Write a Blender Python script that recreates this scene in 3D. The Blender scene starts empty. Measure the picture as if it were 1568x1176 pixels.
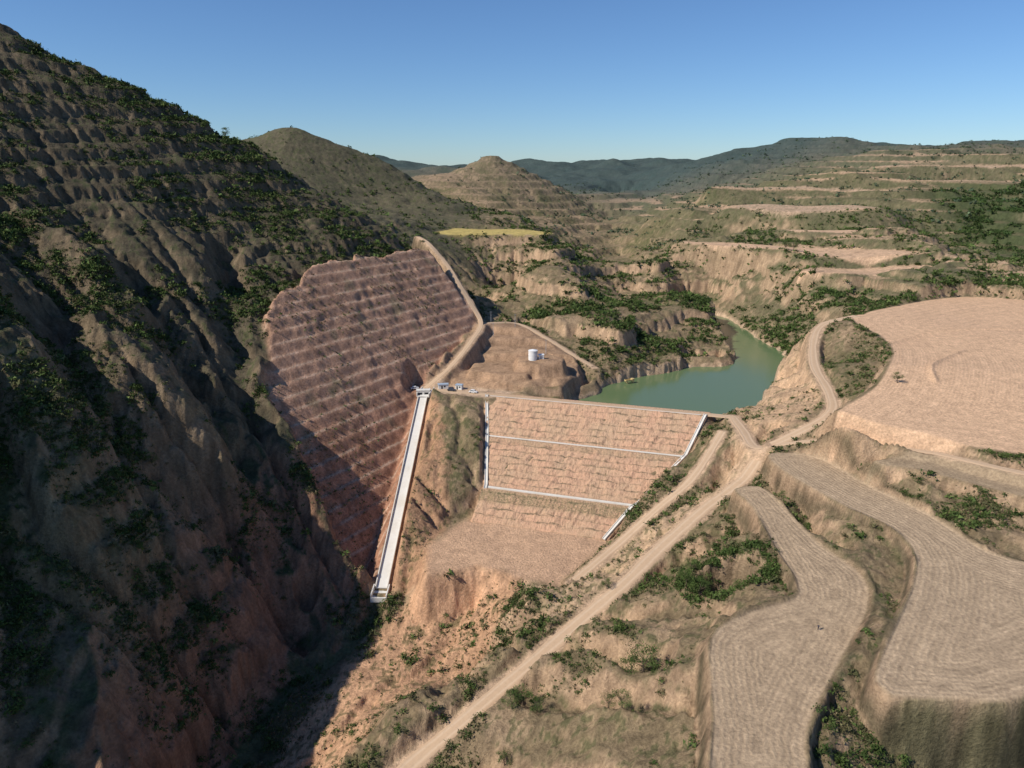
import bpy, bmesh, math, numpy as np
from mathutils import Vector, Matrix
rng=np.random.RandomState(11)
sc=bpy.context.scene
# ------------------------------------------------------------------ helpers
_tab=[np.random.RandomState(100+i).uniform(-1,1,(256,256)).astype(np.float32) for i in range(8)]
def vn(x,y,seed=0):
    T=_tab[seed%8]; o=seed*17.37
    x=x+o; y=y-o*1.7
    xi=np.floor(x); yi=np.floor(y); fx=(x-xi).astype(np.float32); fy=(y-yi).astype(np.float32)
    xi=xi.astype(np.int64)&255; yi=yi.astype(np.int64)&255
    fx=fx*fx*(3-2*fx); fy=fy*fy*(3-2*fy)
    x1=(xi+1)&255; y1=(yi+1)&255
    a=T[yi,xi]; b=T[yi,x1]; c=T[y1,xi]; d=T[y1,x1]
    return (a*(1-fx)+b*fx)*(1-fy)+(c*(1-fx)+d*fx)*fy
def fbm(x,y,s,octv=4,seed=0,gain=.5):
    r=0;a=1.;t=0;c,sn=math.cos(.6),math.sin(.6)
    x=x/s;y=y/s
    for i in range(octv):
        r=r+a*vn(x,y,seed+i);t+=a;a*=gain
        x,y=(x*c-y*sn)*2.03,(x*sn+y*c)*2.03
    return r/t
def ridged(x,y,s,octv=3,seed=0):
    r=0;a=1.;t=0;c,sn=math.cos(.6),math.sin(.6);x=x/s;y=y/s
    for i in range(octv):
        r=r+a*(1-2*np.abs(vn(x,y,seed+i)));t+=a;a*=.5
        x,y=(x*c-y*sn)*2.03,(x*sn+y*c)*2.03
    return r/t
def ss(a,b,x):
    t=np.clip((x-a)/(b-a),0,1);return t*t*(3-2*t)
def lerp(a,b,t): return a+(b-a)*t
def sdf(X,Y,poly):
    d2=np.full(X.shape,1e12,np.float32);ins=np.zeros(X.shape,bool);n=len(poly)
    for i in range(n):
        ax,ay=poly[i][:2];bx,by=poly[(i+1)%n][:2]
        ex,ey=bx-ax,by-ay;wx=X-ax;wy=Y-ay
        t=np.clip((wx*ex+wy*ey)/(ex*ex+ey*ey+1e-9),0,1)
        d2=np.minimum(d2,(wx-ex*t)**2+(wy-ey*t)**2)
        if ay!=by:
            c=((ay>Y)!=(by>Y))&(X<(bx-ax)*(Y-ay)/(by-ay)+ax);ins^=c
    d=np.sqrt(d2);return np.where(ins,-d,d)
def smooth(pts,step=3.,closed=False):
    P=[np.array(p,float) for p in pts];n=len(P);out=[]
    rngi=range(n if closed else n-1)
    for i in rngi:
        if closed: p0,p1,p2,p3=P[i-1],P[i],P[(i+1)%n],P[(i+2)%n]
        else: p0,p1,p2,p3=P[max(i-1,0)],P[i],P[i+1],P[min(i+2,n-1)]
        k=max(1,int(np.linalg.norm(p2[:2]-p1[:2])/step))
        for j in range(k):
            t=j/k
            out.append(.5*((2*p1)+(-p0+p2)*t+(2*p0-5*p1+4*p2-p3)*t*t+(-p0+3*p1-3*p2+p3)*t**3))
    if not closed: out.append(P[-1])
    return out
def pathf(X,Y,pts):
    bd=np.full(X.shape,1e12,np.float32);bz=np.zeros(X.shape,np.float32)
    for i in range(len(pts)-1):
        ax,ay,az=pts[i];bx,by,bz_=pts[i+1]
        ex,ey=bx-ax,by-ay;wx=X-ax;wy=Y-ay
        t=np.clip((wx*ex+wy*ey)/(ex*ex+ey*ey+1e-9),0,1)
        d=(wx-ex*t)**2+(wy-ey*t)**2
        m=d<bd;bd=np.where(m,d,bd);bz=np.where(m,az+(bz_-az)*t,bz)
    return np.sqrt(bd),bz
def PT(s): return [tuple(float(v) for v in q.split(',')) for q in s.split()]
# ------------------------------------------------------------------ estimated spot heights, mostly image pixels projected at guessed elevation or depth (metres; z=0 dam crest)
SP=PT("-305,464,198 -276,474,181 -248,486,168 -208,496,149 -193,497,136 -169,501,131 -144,499,107 -108,493,86 -82,489,75 -269,398,152 -250,363,125 -232,331,104 -244,409,136 -211,409,119 -215,349,94 -184,344,79 -162,297,60 -153,441,89 -149,370,60 -139,300,36 -179,412,94 -126,427,75 -115,268,17 -98,251,-4 -88,238,-25 -76,225,-47 -110,221,-2 -104,203,-16 -87,197,-37 -129,171,24 -119,148,1 -104,146,-17 -116,128,-15 -94,152,-38 -117,159,2 -210,190,108 -200,140,80 -170,100,35")
SP+=PT("-93,174,-40 -110,186,-10 -123,193,15 -138,206,42 -160,226,62 -184,253,75 -95,279,4 -111,279,16 -121,258,34 -146,265,58")
SP+=PT("69,442,20 48,537,35 24,576,45 103,510,15 135,568,25 124,490,0 127,463,-5 137,659,35 167,649,0 183,628,-8 -13,568,25 -18,563,10 -36,617,40 -65,693,62 -15,682,58 28,677,56 38,629,50 93,741,25 158,986,22 -36,452,22 -5,381,3 6,383,12 28,377,8 23,439,12 38,380,-2 51,420,0 57,421,8 70,413,-3 79,433,5 8,505,16 35,499,22 53,488,24 36,444,11")
SP+=PT("-35,1366,140 -97,1303,106 45,1410,110 104,1348,83 -4,1193,80 -23,1080,58 58,975,50 -240,1886,134 -148,1992,138 -101,1776,115 117,1026,35 261,1659,65 204,1981,101 -299,846,148 -255,851,165 -200,867,149 -145,892,128 -98,884,101 -35,875,71 27,819,58 -228,796,123 -158,786,89 -80,716,63 -106,636,75 171,2934,158 290,2936,120 404,2938,168 500,2938,122 586,2939,172 665,2825,115 691,2522,176 725,2303,125 767,2010,190 993,2114,180 1198,2216,182 1670,2431,202 380,1978,93 468,1666,90 578,1572,120 717,1576,135")
SP+=PT("528,1201,115 404,1090,94 293,1034,81 524,1038,95 222,926,69 190,976,62 422,877,79 254,767,60 171,731,45 388,696,68 293,692,56 205,712,51 353,611,63 330,564,46 258,541,39 220,601,31 224,517,28 198,534,13 200,620,20 262,496,29 186,458,7 766,1362,129 907,1310,128 612,983,83 653,931,85 464,709,42 494,685,32 400,621,28 678,1141,88 684,1254,117")
rz=[28,24,20,28,32,36,18,17,10,4,6,13,2,0,-2,-1,-3,-14,-16,-4,24,16,18,11,-6,-4,8,4,2,0,-9,-16,-14,-16,-20,-12,-30,-20,-4]
rt="212,318 156,283 181,266 214,433 299,482 336,471 145,260 186,238 125,272 125,240 152,206 163,226 99,146 81,161 52,151 88,179 91,223 100,130 120,134 64,119 182,423 158,362 178,368 143,302 168,442 146,392 146,364 121,312 106,277 113,324 88,268 63,247 62,215 43,185 22,175 34,140 3,149 18,136 72,207"
SP+=[(p[0],p[1],z) for p,z in zip(PT(rt),rz)]
vz=[-34,-30,-38,-42,-28,-50,-58,-62,-50,-55,-45,-47,-48,-53,-49,-32,-33,-34,-32,-25,-14,-1,-16]
vt="-7,193 4,220 -32,172 -41,159 12,205 -45,225 -77,206 -86,179 -34,214 -59,182 -16,226 -30,229 -12,198 -50,200 -21,202 -24,278 4,238 -33,254 24,241 -37,272 -36,304 -35,344 -44,308"
SP+=[(p[0],p[1],z) for p,z in zip(PT(vt),vz)]
SP+=PT("500,400,45 600,520,55 500,200,30 400,100,5 250,90,-8 300,250,25 450,300,38 -500,900,150 -900,1500,150 -500,1700,120 1500,1500,130 2500,2400,160 -1200,3000,120 -200,3000,120 0,4300,90 1800,4300,90 2800,4300,100 0,60,-45 100,60,-30 -85,100,-66 -90,50,-68 200,60,-25 -200,50,10 -300,150,120 -420,300,180 -420,500,215 -330,640,130 -230,620,85 -180,600,85 -300,720,90 900,900,100 900,600,80 700,750,60 1200,1000,120 320,2500,80 900,2600,150")
SP+=PT("-35,1560,85 110,1520,65 -170,1460,85 175,1345,40 190,1180,22 160,1080,14 135,900,8 128,800,4 120,730,8 290,1650,50 300,2000,60 240,1500,50 70,880,30 -60,1010,40 -120,1100,55 -300,1200,80 205,570,12 207,500,10 195,480,8 215,470,16 92,640,14 75,600,16 95,560,14 320,820,40 350,900,45 250,850,40 480,820,35 330,760,50 520,760,30 560,680,30 450,950,60 330,1200,70 450,1350,80 600,1420,95 -80,1650,95 60,1800,85 -15,620,18 5,610,16")
SP+=PT("47,135,-4 42,115,-6 48,152,-4.5 54,167,-5 -66,160,-56 -72,130,-59 -50,150,-50 -64,105,-60 -60,170,-54.5 -70,190,-56 -62,205,-54")
S=np.array(SP)
def kern(d2): return np.sqrt(d2+16.)
N=len(S);D2=(S[:,None,0]-S[None,:,0])**2+(S[:,None,1]-S[None,:,1])**2
A=kern(D2)-np.eye(N)*0.6
M=np.zeros((N+1,N+1));M[:N,:N]=A;M[:N,N]=1;M[N,:N]=1
w=np.linalg.solve(M,np.append(S[:,2],0))
def base(X,Y):
    r=np.full(X.shape,w[N])
    for i in range(N): r+=w[i]*kern((X-S[i,0])**2+(Y-S[i,1])**2)
    return r
def up(Zc,f,ny,nx):
    yy=np.arange(ny)/f;xx=np.arange(nx)/f
    yi=np.minimum(yy.astype(int),Zc.shape[0]-2);xi=np.minimum(xx.astype(int),Zc.shape[1]-2)
    fy=(yy-yi)[:,None];fx=(xx-xi)[None,:]
    a=Zc[yi][:,xi];b=Zc[yi][:,xi+1];c=Zc[yi+1][:,xi];d=Zc[yi+1][:,xi+1]
    return (a*(1-fx)+b*fx)*(1-fy)+(c*(1-fx)+d*fx)*fy
def erode(z,dx,iters,K,diff=.03):
    ny,nx=z.shape;idx=np.arange(ny*nx).reshape(ny,nx)
    for it in range(iters):
        zp=np.pad(z,1,mode='edge');best=np.zeros_like(z);rec=idx.copy()
        for dy in (-1,0,1):
            for dxx in (-1,0,1):
                if dy==0 and dxx==0: continue
                s=(z-zp[1+dy:1+dy+ny,1+dxx:1+dxx+nx])/(dx*math.hypot(dy,dxx))
                ok=s>best
                ii=np.clip(np.arange(ny)+dy,0,ny-1)[:,None]*nx+np.clip(np.arange(nx)+dxx,0,nx-1)[None,:]
                rec=np.where(ok,ii,rec);best=np.where(ok,s,best)
        order=np.argsort(-z.ravel()).tolist();rl=rec.ravel().tolist();Ar=[1.]*(ny*nx)
        for i in order:
            r=rl[i]
            if r!=i: Ar[r]+=Ar[i]
        Aa=np.array(Ar).reshape(ny,nx)
        f=K*np.minimum(Aa,1500)**.5;f=f/(1+f)
        z=z-(z-z.ravel()[rec])*f
        zp=np.pad(z,1,mode='edge')
        z=z+diff*(zp[:-2,1:-1]+zp[2:,1:-1]+zp[1:-1,:-2]+zp[1:-1,2:]-4*z)
    return z,Aa
def terr(z,step,nz,strength,a=.5,b=.95,tl=.18):
    q=z/step+nz;f=np.floor(q);r=q-f
    zt=step*(f+tl*r+(1-tl)*ss(a,b,r)-nz)
    return lerp(z,zt,strength)
# ------------------------------------------------------------------ near grid (1 m)
X0,X1,Y0,Y1=-440,560,56,776
nx=X1-X0+1;ny=Y1-Y0+1
cx,cy=np.meshgrid(np.arange(X0,X1+5,4.),np.arange(Y0,Y1+5,4.))
zc=base(cx,cy)
x2,y2=np.meshgrid(np.arange(X0,X1+2,2.),np.arange(Y0,Y1+2,2.))
z2=up(zc,2,x2.shape[0],x2.shape[1])
amp=3+5*ss(420,520,y2)
z2=z2+fbm(x2,y2,45,4,1)*amp+fbm(x2,y2,9,3,5)*.9
ca=x2*.53+y2*.85+fbm(x2,y2,70,2,3)*20+fbm(x2,y2,18,2,5)*5;cb=x2*.85-y2*.53
lm=ss(-78,-105,x2)*ss(430,360,y2)*ss(110,75,z2)
z2=z2+lm*((1-2*np.abs(vn(ca/33,cb/120,2))-.2)*10.+(1-2*np.abs(vn(ca/13,cb/45,4))-.2)*2.0)
lm2=ss(-60,-100,x2)*ss(60,95,z2)*ss(560,520,y2)
z2=z2+lm2*((1-2*np.abs(vn(ca/60,cb/160,5))-.2)*3.0+(1-2*np.abs(vn(ca/17,cb/80,6))-.2)*.5)
ze,Aacc=erode(z2.copy(),2.,13,.020)
dmx=lerp(13.,4.,lm2)
ze=z2-np.clip(z2-ze,-3,dmx)
X,Y=np.meshgrid(np.arange(X0,X1+1.),np.arange(Y0,Y1+1.))
z=up(ze,2,ny,nx)
nzt=fbm(X,Y,60,2,3)*.5
tv=ss(-.25,.35,fbm(X,Y,50,2,6))
leftm=ss(-40,-90,X-0.0)*ss(5,60,z)
z=terr(z,15.,nzt*1.3+fbm(X,Y,14,2,2)*.3,ss(-60,-95,X)*ss(110,70,z)*.55*(.3+.7*tv),.55,.8,.5)
z=terr(z,11.,nzt*1.3,ss(-60,-95,X)*ss(80,100,z)*.5,.5,.85,.3)
z=terr(z,3.2,nzt*1.5,leftm*(.45+.35*tv))
rm=ss(180,230,X)*ss(480,520,Y)
midm=ss(-30,0,X)*ss(215,175,X)*ss(400,440,Y)*(1-rm)
cl=fbm(X,Y,22,3,4)*.35
z=terr(z,17.,nzt+cl,midm*.75,.55,.72,.45)
z=terr(z,19.,nzt*.8+cl*.6,rm*.35*ss(0,.2,fbm(X,Y,60,2,1)+.1),.6,.85,.3)
z=terr(z,7.,nzt*.8,rm*.9,.6,.9,.1)
z=terr(z,4.,nzt,midm*.6)
z=terr(z,3.0,nzt,ss(20,50,X)*ss(300,260,Y)*.5)
fgm=ss(-20,10,X)*ss(330,290,Y)
z=z+fgm*((ridged(X,Y,15,4,2)-.3)*2.6)
rough=np.ones_like(z)
def carve(z,pts,depth,wd):
    P=smooth([(a,b,0) for a,b in pts],4);d,_=pathf(X,Y,P)
    n=fbm(X,Y,12,2,6)*2.5
    return z-depth*np.clip(1-(d+n)/wd,0,1)**.8
z=carve(z,[(-175,262),(-150,238),(-130,229),(-112,233),(-98,238),(-82,228)],15,13)
z=carve(z,[(-175,200),(-150,178),(-134,160),(-124,142),(-112,122),(-104,100)],19,19)
z=carve(z,[(-175,325),(-150,300),(-132,282),(-108,262),(-92,250)],9,9)
z=carve(z,[(-160,400),(-142,350),(-128,315),(-112,290)],8,10)
z=carve(z,[(-215,300),(-185,285),(-170,262)],6,8)
for g in ([(88,228),(70,226),(50,222),(40,214)],[(60,180),(48,190),(34,196),(24,198)],[(50,140),(34,152),(20,160),(6,170)],[(28,120),(10,135),(-8,150),(-24,156)],[(118,300),(104,290),(92,282),(84,272)],[(40,165),(26,178),(16,186)],[(110,235),(104,222),(108,205)],[(150,350),(142,368),(138,385)],[(160,390),(152,400),(146,412)]):
    z=carve(z,g,6.5,6)
dK,_=pathf(X,Y,smooth([(4,214,0),(-4,196,0),(-20,182,0),(-30,172,0),(-42,160,0),(-56,138,0)],4))
z=z+ss(9,2,dK)*(1.6+ridged(X,Y,7,3,3)*3.6)
# benched excavation
CUT=[(-110,399),(-82,445),(-57,485),(-38,470),(-21,455),(-30,425),(-40,395),(-50,370),(-50,300),(-54,248),(-62,250),(-81,268),(-94,291),(-112,305),(-123,353)]
sCut=sdf(X,Y,CUT)
sin_=-(.85*(X+51)-.53*(Y-367))+fbm(X,Y,30,3,2)*1.0
q=sin_/5.;f=np.floor(q);r=q-f
zcut=5*(f+np.minimum(r/.78,1))-.8*ss(.3,.7,fbm(X,Y,9,3,6))
SPW=[(-48,361,-2.),(-49.8,303,-23.5),(-52,245,-45.)]
dS,zS=pathf(X,Y,SPW)
zcut=np.maximum(zcut,zS-.3-.9*np.clip(dS-3,0,99)+0*X)
z=lerp(z,zcut,ss(2.,-2.,sCut+fbm(X,Y,11,4,4)*4));rough*=ss(-2,3,sCut)*.72+.28
CRK=smooth([(-53,240,-49),(-55,228,-51),(-66,214,-55),(-77,204,-58),(-84,178,-61),(-86,150,-64),(-84,110,-66),(-86,60,-68)],4)
dC,zC=pathf(X,Y,CRK)
z=np.minimum(z,np.where(dC<9,zC+1.3*np.clip(dC-1.6+fbm(X,Y,6,2,3)*1.2,0,99),1e9))
dG,_=pathf(X,Y,smooth([(-14,234,0),(-26,216,0),(-30,206,0),(-44,196,0),(-52,180,0),(-66,166,0),(-80,160,0)],4))
z=z-2.*ss(3.2,1.,dG+fbm(X,Y,8,2,2)*1.5)
# dam
ex,ey=.959,-.283;nxn,nyn=-.283,-.959
ds=(X+13.6)*ex+(Y-359)*ey;dd=(X+13.6)*nxn+(Y-359)*nyn
PROF_D=[-60,-40,-6,0,25,28,57,61,78,110];PROF_Z=[-16,-13,0,0,-12,-12,-24,-24,-32,-32]
RB_D=[-60,0,28,61,78];RB_S=[126,113,105,86,77]
LB_D=[-10,0,25,60,78];LB_S=[0,0,8.5,19.4,20]
zd=np.interp(dd,PROF_D,PROF_Z);rb=np.interp(dd,RB_D,RB_S);lb=np.interp(dd,LB_D,LB_S)
md=ss(-3.5,-1,ds-lb)*ss(rb+4,rb+1,ds)*ss(82,78,dd)*ss(-8,-5,dd)
z=lerp(z,zd-.5,md)
mu=ss(8,30,ds)*ss(rb+6,rb+1,ds)*ss(-6,-8,dd)*ss(-60,-45,dd)
z=lerp(z,zd-.3,mu);rough*=1-np.maximum(md,mu)
# fields
def pol(s): return PT(s)
FA=[q[:2] for q in smooth(pol("85,246 87,232 85,202 84,182 80,174 68,169 55,161 50,151 45,129 41,112 58,112 64,125 80,146 99,170 105,187 100,207 98,238 95,249"),4,True)]
FB=[q[:2] for q in smooth(pol("107,270 105,255 115,224 124,205 122,189 111,171 91,146 83,135 84,130 98,129 114,130 150,148 160,178 146,191 141,217 132,240 125,266"),4,True)]
FC=pol("128,241 146,235 169,213 190,185 215,190 190,225 150,246")
FD=[q[:2] for q in smooth(pol("217,438 205,380 193,346 162,299 128,268 136,255 183,236 215,215 300,250 378,472 364,497 314,505"),6,True)]
PLAT=pol("-11,291 -22,280 -34,257 -32,236 -14,243 4,234 16,227 41,261 41,276")
PLT2=pol("-75,685 -60,665 28,668 40,690 10,730 -60,735")
PADX=pol("-10,368 26,370 39,392 38,414 24,440 4,464 -18,450 -23,420 -32,395 -34,378");PADA=pol("-24,384 -6,377 8,376 12,388 4,402 -22,402");PADB=pol("4,386 15,381 28,384 30,396 20,405 4,401")
CRL=pol("-55,379 -34,378 -10,370 4,366 -12,356 -30,360 -44,362 -56,365")
TT=[(pol("175,728 205,708 262,662 300,650 345,628 352,600 300,592 262,606 215,664 170,714"),47.),(pol("228,562 255,542 325,560 345,580 300,585 255,588"),39.),(pol("270,765 320,735 380,725 395,705 330,700 280,722"),58.)]
def flat(z,poly,zz,wd,bund=0,nz=0):
    s=sdf(X,Y,poly)
    w_=ss(wd,0,s);z=lerp(z,zz+nz,w_)
    if bund: z=z+bund*np.exp(-((s-1.0)/.7)**2)*np.clip(.8+fbm(X,Y,10,2,5)*1.4,0.0,2)
    return z,s
z,sPLAT=flat(z,PLAT,-32.,8,nz=fbm(X,Y,15,3,1)*.9)
z,sPD=flat(z,PADX,np.clip(3.+(Y-398)*.27,3.,17.),5,nz=fbm(X,Y,15,3,1)*.8)
z=terr(z,4.5,fbm(X,Y,30,2,2)*.4,ss(2,-3,sPD)*.9,.5,.7,.05)
z,sPA=flat(z,PADA,6.8,2.2,nz=fbm(X,Y,10,2,1)*.4);z,sPB=flat(z,PADB,11.5,3.5,nz=fbm(X,Y,7,3,1)*.8)
z,sCR=flat(z,CRL,-.05,4.)
z,sP2=flat(z,PLT2,58.5,10,nz=fbm(X,Y,60,2,1)*.6)
sTT=np.full(X.shape,99.,np.float32)
for pl,zz in TT:
    z,s_=flat(z,pl,zz,15,nz=fbm(X,Y,50,2,1)*2.5);sTT=np.minimum(sTT,s_)
z,sFC=flat(z,FC,12.,3,.6,fbm(X,Y,40,2,1)*.5)
zfd=np.interp(Y+.25*(X-186),[225,262,320],[16.5,20.,27.])
z,sFD=flat(z,FD,zfd,7,.0,fbm(X,Y,70,2,2)*1.6)
z,sFA=flat(z,FA,-1.6,3.0,1.2,fbm(X,Y,50,2,3)*.6)
z,sFB=flat(z,FB,3.6,2.8,1.2,fbm(X,Y,50,2,4)*.6)
dI,_=pathf(X,Y,smooth([(232,352,0),(212,335,0),(196,318,0),(188,300,0)],4));z=z+1.2*np.exp(-(dI/1.0)**2)
dI2,_=pathf(X,Y,smooth([(196,362,0),(240,392,0),(300,402,0),(350,395,0)],4));z=z+1.*np.exp(-(dI2/1.0)**2)
sF=np.minimum(np.minimum(sFA,sFB),np.minimum(sFC,sFD))
sPad=np.minimum(np.minimum(sPA,sPB),np.minimum(sPD,sCR))
rough*=ss(-.5,3,np.minimum(np.minimum(sF,sPLAT),np.minimum(sP2,np.minimum(np.minimum(sPad+2,sCR),sTT))))
rough=np.maximum(rough,.08*ss(-1,1,sCR)+.01)
e=np.hypot((X-69)/9.5,(Y-198)/8.5)+fbm(X,Y,6,3,2)*.22
z=z-13*ss(1.1,.75,e);pitm=ss(1.25,.9,e)
e2=np.hypot((X+80)/4.5,(Y-239)/4.5);z=z-9*ss(1.1,.6,e2)
# reservoir bed
WAT=[q[:2] for q in smooth(pol("30,370 50,388 56,400 72,421 94,431 118,445 148,452 153,490 158,540 166,590 180,620 188,606 188,552 190,480 176,433 148,392 124,345 60,350"),6,True)]
sW=sdf(X,Y,WAT)+fbm(X,Y,18,3,2)*4
zin=-8-np.clip(-sW*.6,0,5);zout=-7.7+np.clip(sW*.9,0,30)
z=np.where((dd<-7),np.where(sW<0,np.minimum(z,zin),np.where(sW<9,np.maximum(z,np.minimum(zout,-3)),z)),z)
rbk=ss(170,185,X)*ss(235,215,X)*ss(440,460,Y)*ss(640,610,Y)*(sW>0)
z=lerp(z,np.minimum(z,-7.5+np.clip(sW,0,99)*.62+ridged(X,Y,14,3,5)*2.5),rbk)
# roads
ROADS={
 'low':(smooth(PT("107,281,1 97,270,-7 76,253,-13 55,233,-19 40,217,-23 23,202,-28 7,187,-32 -5,176,-35 -16,166,-38 -29,155,-42 -50,132,-46"),3),2.7,3.5),
 'crest':(smooth(PT("-50,374,0 -34,367.5,0 -14,362,0 39,346,0 90,331,0 109,325,0"),3),2.4,3.5),
 'right':(smooth(PT("108,326,0 107,306,0 106,283,1 122,286,6 143,300,11 153,325,13 161,362,16 176,401,21 192,426,25 215,435,28"),3),2.6,4),
 'left':(smooth(PT("-48,373,0 -35,391,8 -25,418,16 -20,447,21 -27,462,31 -37,476,44 -47,494,55 -60,510,66 -71,539,68"),3),1.6,5),
 'mid':(smooth(PT("-19,452,20 3,466,17 22,444,12 38,424,6 50,410,1.5"),3),1.5,7),
 'bench':(smooth(PT("112,281,3 129,271,9 141,257,12 157,246,14 173,228,15 200,203,16"),3),1.8,3.5),
 'plat':(smooth(PT("98,308,-1 78,279,-11 61,265,-18 43,250,-26 23,230,-31"),3),2.0,3.5)}
dR=np.full(X.shape,99.,np.float32)
for k in ('low','right','left','mid','bench','plat'):
    P,hw,sh=ROADS[k];d,zr=pathf(X,Y,P)
    w_=ss(hw+sh,hw+1,d)
    z=lerp(z,zr-.12,w_);rough*=1-ss(hw+2.0,hw+.6,d);dR=np.minimum(dR,d-hw)
w_=ss(6,3.6,dS);z=lerp(z,zS-.25,w_);rough*=1-w_
gy,gx=np.gradient(z);slope=np.hypot(gx,gy)
# ------------------------------------------------------------------ far grid (8 m)
FX0,FX1,FY0,FY1,FD_=-2600,3400,40,4600,8
fx,fy=np.meshgrid(np.arange(FX0,FX1+1.,FD_),np.arange(FY0,FY1+1.,FD_))
c2x,c2y=np.meshgrid(np.arange(FX0,FX1+49.,24.),np.arange(FY0,FY1+49.,24.))
zf=up(base(c2x,c2y),3,fx.shape[0],fx.shape[1])
dist=np.hypot(fx,fy)
fa=ss(900,1900,dist);fb=ss(500,850,dist)
zf0=zf+fbm(fx,fy,240,5,2)*(5+8*fb+30*fa)+fbm(fx,fy,110,4,4)*9*fb
zfe,Af=erode(zf0.copy(),8.,9,.02)
zf=zf0-np.clip(zf0-zfe,-6,16+30*fa)
zf=terr(zf,11.,fbm(fx,fy,200,2,1)*.5,.85*(1-ss(1700,2300,fy))*ss(-350,100,fx),.55,.9,.08)
T3=[(pol("280,910 340,850 430,845 450,885 380,915 300,950"),72.),(pol("290,1050 400,1055 520,1015 540,1055 420,1100 300,1090"),90.),(pol("620,1250 800,1235 920,1290 720,1340"),124.),(pol("620,1080 760,1040 900,1080 760,1120"),100.)]
sT3=np.full(fx.shape,999.,np.float32)
for pl,zz in T3:
    s_=sdf(fx,fy,pl);zf=lerp(zf,zz+fbm(fx,fy,90,2,1)*4,ss(45,0,s_));sT3=np.minimum(sT3,s_)
fgy,fgx=np.gradient(zf,FD_);fsl=np.hypot(fgx,fgy)
def sampler(x0,y0,d,A):
    H,W=A.shape
    def g(x,y):
        u=np.clip((x-x0)/d,0,W-1.001);v=np.clip((y-y0)/d,0,H-1.001)
        xi=u.astype(np.int32);yi=v.astype(np.int32);a=u-xi;b=v-yi
        return (A[yi,xi]*(1-a)+A[yi,xi+1]*a)*(1-b)+(A[yi+1,xi]*(1-a)+A[yi+1,xi+1]*a)*b
    return g
gn=lambda A:sampler(X0,Y0,1.,A)
gf=lambda A:sampler(FX0,FY0,FD_,A)
hN,hF=gn(z),gf(zf);sN,sFs=gn(slope),gf(fsl);rN=gn(rough)
def nearw(x,y):
    m=np.minimum(np.minimum(x-X0,X1-x),Y1-y);return ss(2,50,m)
def H(x,y):
    nw=nearw(x,y);zz=lerp(hF(x,y),hN(x,y),nw);sl=lerp(sFs(x,y),sN(x,y),nw)
    ro=lerp(1.,rN(x,y),nw)
    rg=ridged(x,y,7,3,3)
    det=ro*(fbm(x,y,3.2,4,2,.62)*(.45+.75*np.clip(sl,0,1.6))+(rg-.5)*np.clip(sl-.45,0,1.4)*1.9)
    return zz+det,sl
# ------------------------------------------------------------------ terrain mesh
ys=[62.]
while ys[-1]<4500: 
    y=ys[-1];ys.append(y+ (.45+.0018*y if y<900 else 2.07+(y-900)*.006))
ys=np.array(ys);nr=len(ys);nc=1180
u=np.linspace(-1,1,nc)
wv=np.minimum(70+.86*ys,2550)
VX=(u[None,:]*wv[:,None]);VY=np.repeat(ys[:,None],nc,1)
VZ,SL=H(VX,VY)
vx,vy,vz,sl=VX.ravel(),VY.ravel(),VZ.ravel(),SL.ravel()
def C(a,b,c): return np.array([a,b,c],np.float32)[None,:]
n1=fbm(vx,vy,35,4,1);n2=fbm(vx,vy,6,3,4);n3=fbm(vx,vy,120,3,6)
def mixc(a,b,t): return a+(b-a)*t[:,None]
one=0*vx[:,None]
scr=C(.24,.178,.105);grs=C(.125,.115,.052);bare=C(.44,.30,.19);loess=C(.40,.27,.17);tan=C(.56,.37,.235)
col=mixc(scr+one,grs+one,ss(.0,.6,n1+n2*.6)*.75)
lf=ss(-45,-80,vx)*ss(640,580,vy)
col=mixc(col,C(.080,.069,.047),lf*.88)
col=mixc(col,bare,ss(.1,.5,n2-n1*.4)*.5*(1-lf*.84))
fgreen=ss(-60,-95,vx)*ss(310,220,vy)
col=mixc(col,mixc(C(.185,.14,.09)+one,C(.075,.092,.036)+one,ss(-.25,.2,n1*1.2+n2*.5)),fgreen*.75)
st=ss(.85,1.35,sl+n2*.3)
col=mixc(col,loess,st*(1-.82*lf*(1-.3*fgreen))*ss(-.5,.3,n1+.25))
rmv=ss(150,230,vx)*ss(470,520,vy)*ss(1800,1400,vy)
tread=ss(.42,.17,sl+n2*.1)*ss(-.35,.05,n3+n1*.5)
col=mixc(col,C(.115,.115,.06),rmv*.7*(1-st*.7))
col=mixc(col,tan,rmv*tread*.95)
h3=ss(-250,-100,vx)*ss(200,100,vx)*ss(900,1000,vy)*ss(1700,1500,vy)
col=mixc(col,tan*.8,h3*tread*.5)
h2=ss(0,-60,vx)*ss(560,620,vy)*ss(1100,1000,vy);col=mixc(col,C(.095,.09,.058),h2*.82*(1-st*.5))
fo=ss(0,60,(vx-430)*.8-(vy-560)*.15)*ss(1150,950,vy)*ss(520,560,vy)*ss(-.4,.0,n3+.2)
col=mixc(col,C(.05,.07,.028),fo*.8)
def sdf_s(poly): return gn(sdf(X,Y,poly))(vx,vy)
nw=nearw(vx,vy)
def zone(poly,c,wd=3.,amt=1.,rg=3.):
    global col
    s=sdf_s(poly);col=mixc(col,c,ss(wd,-wd,s+n2*rg)*nw*amt)
redz=ss(-50,-62,vx)*ss(-125,-95,vx)*ss(320,285,vy)*ss(.75,1.15,sl)*ss(12,-8,vz)
col=mixc(col,C(.27,.15,.095),redz*.9*nw)
PADS=[(-50,375),(-28,420),(-25,450),(3,470),(26,446),(44,405),(38,372),(0,366)]
RBK=[(113,336),(137,392),(152,425),(165,440),(176,420),(160,362),(150,320),(122,290),(100,300)]
ABR=[(104,312),(110,279),(76,251),(40,215),(12,200),(4,232),(23,228),(43,250),(80,265),(100,298)]
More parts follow.
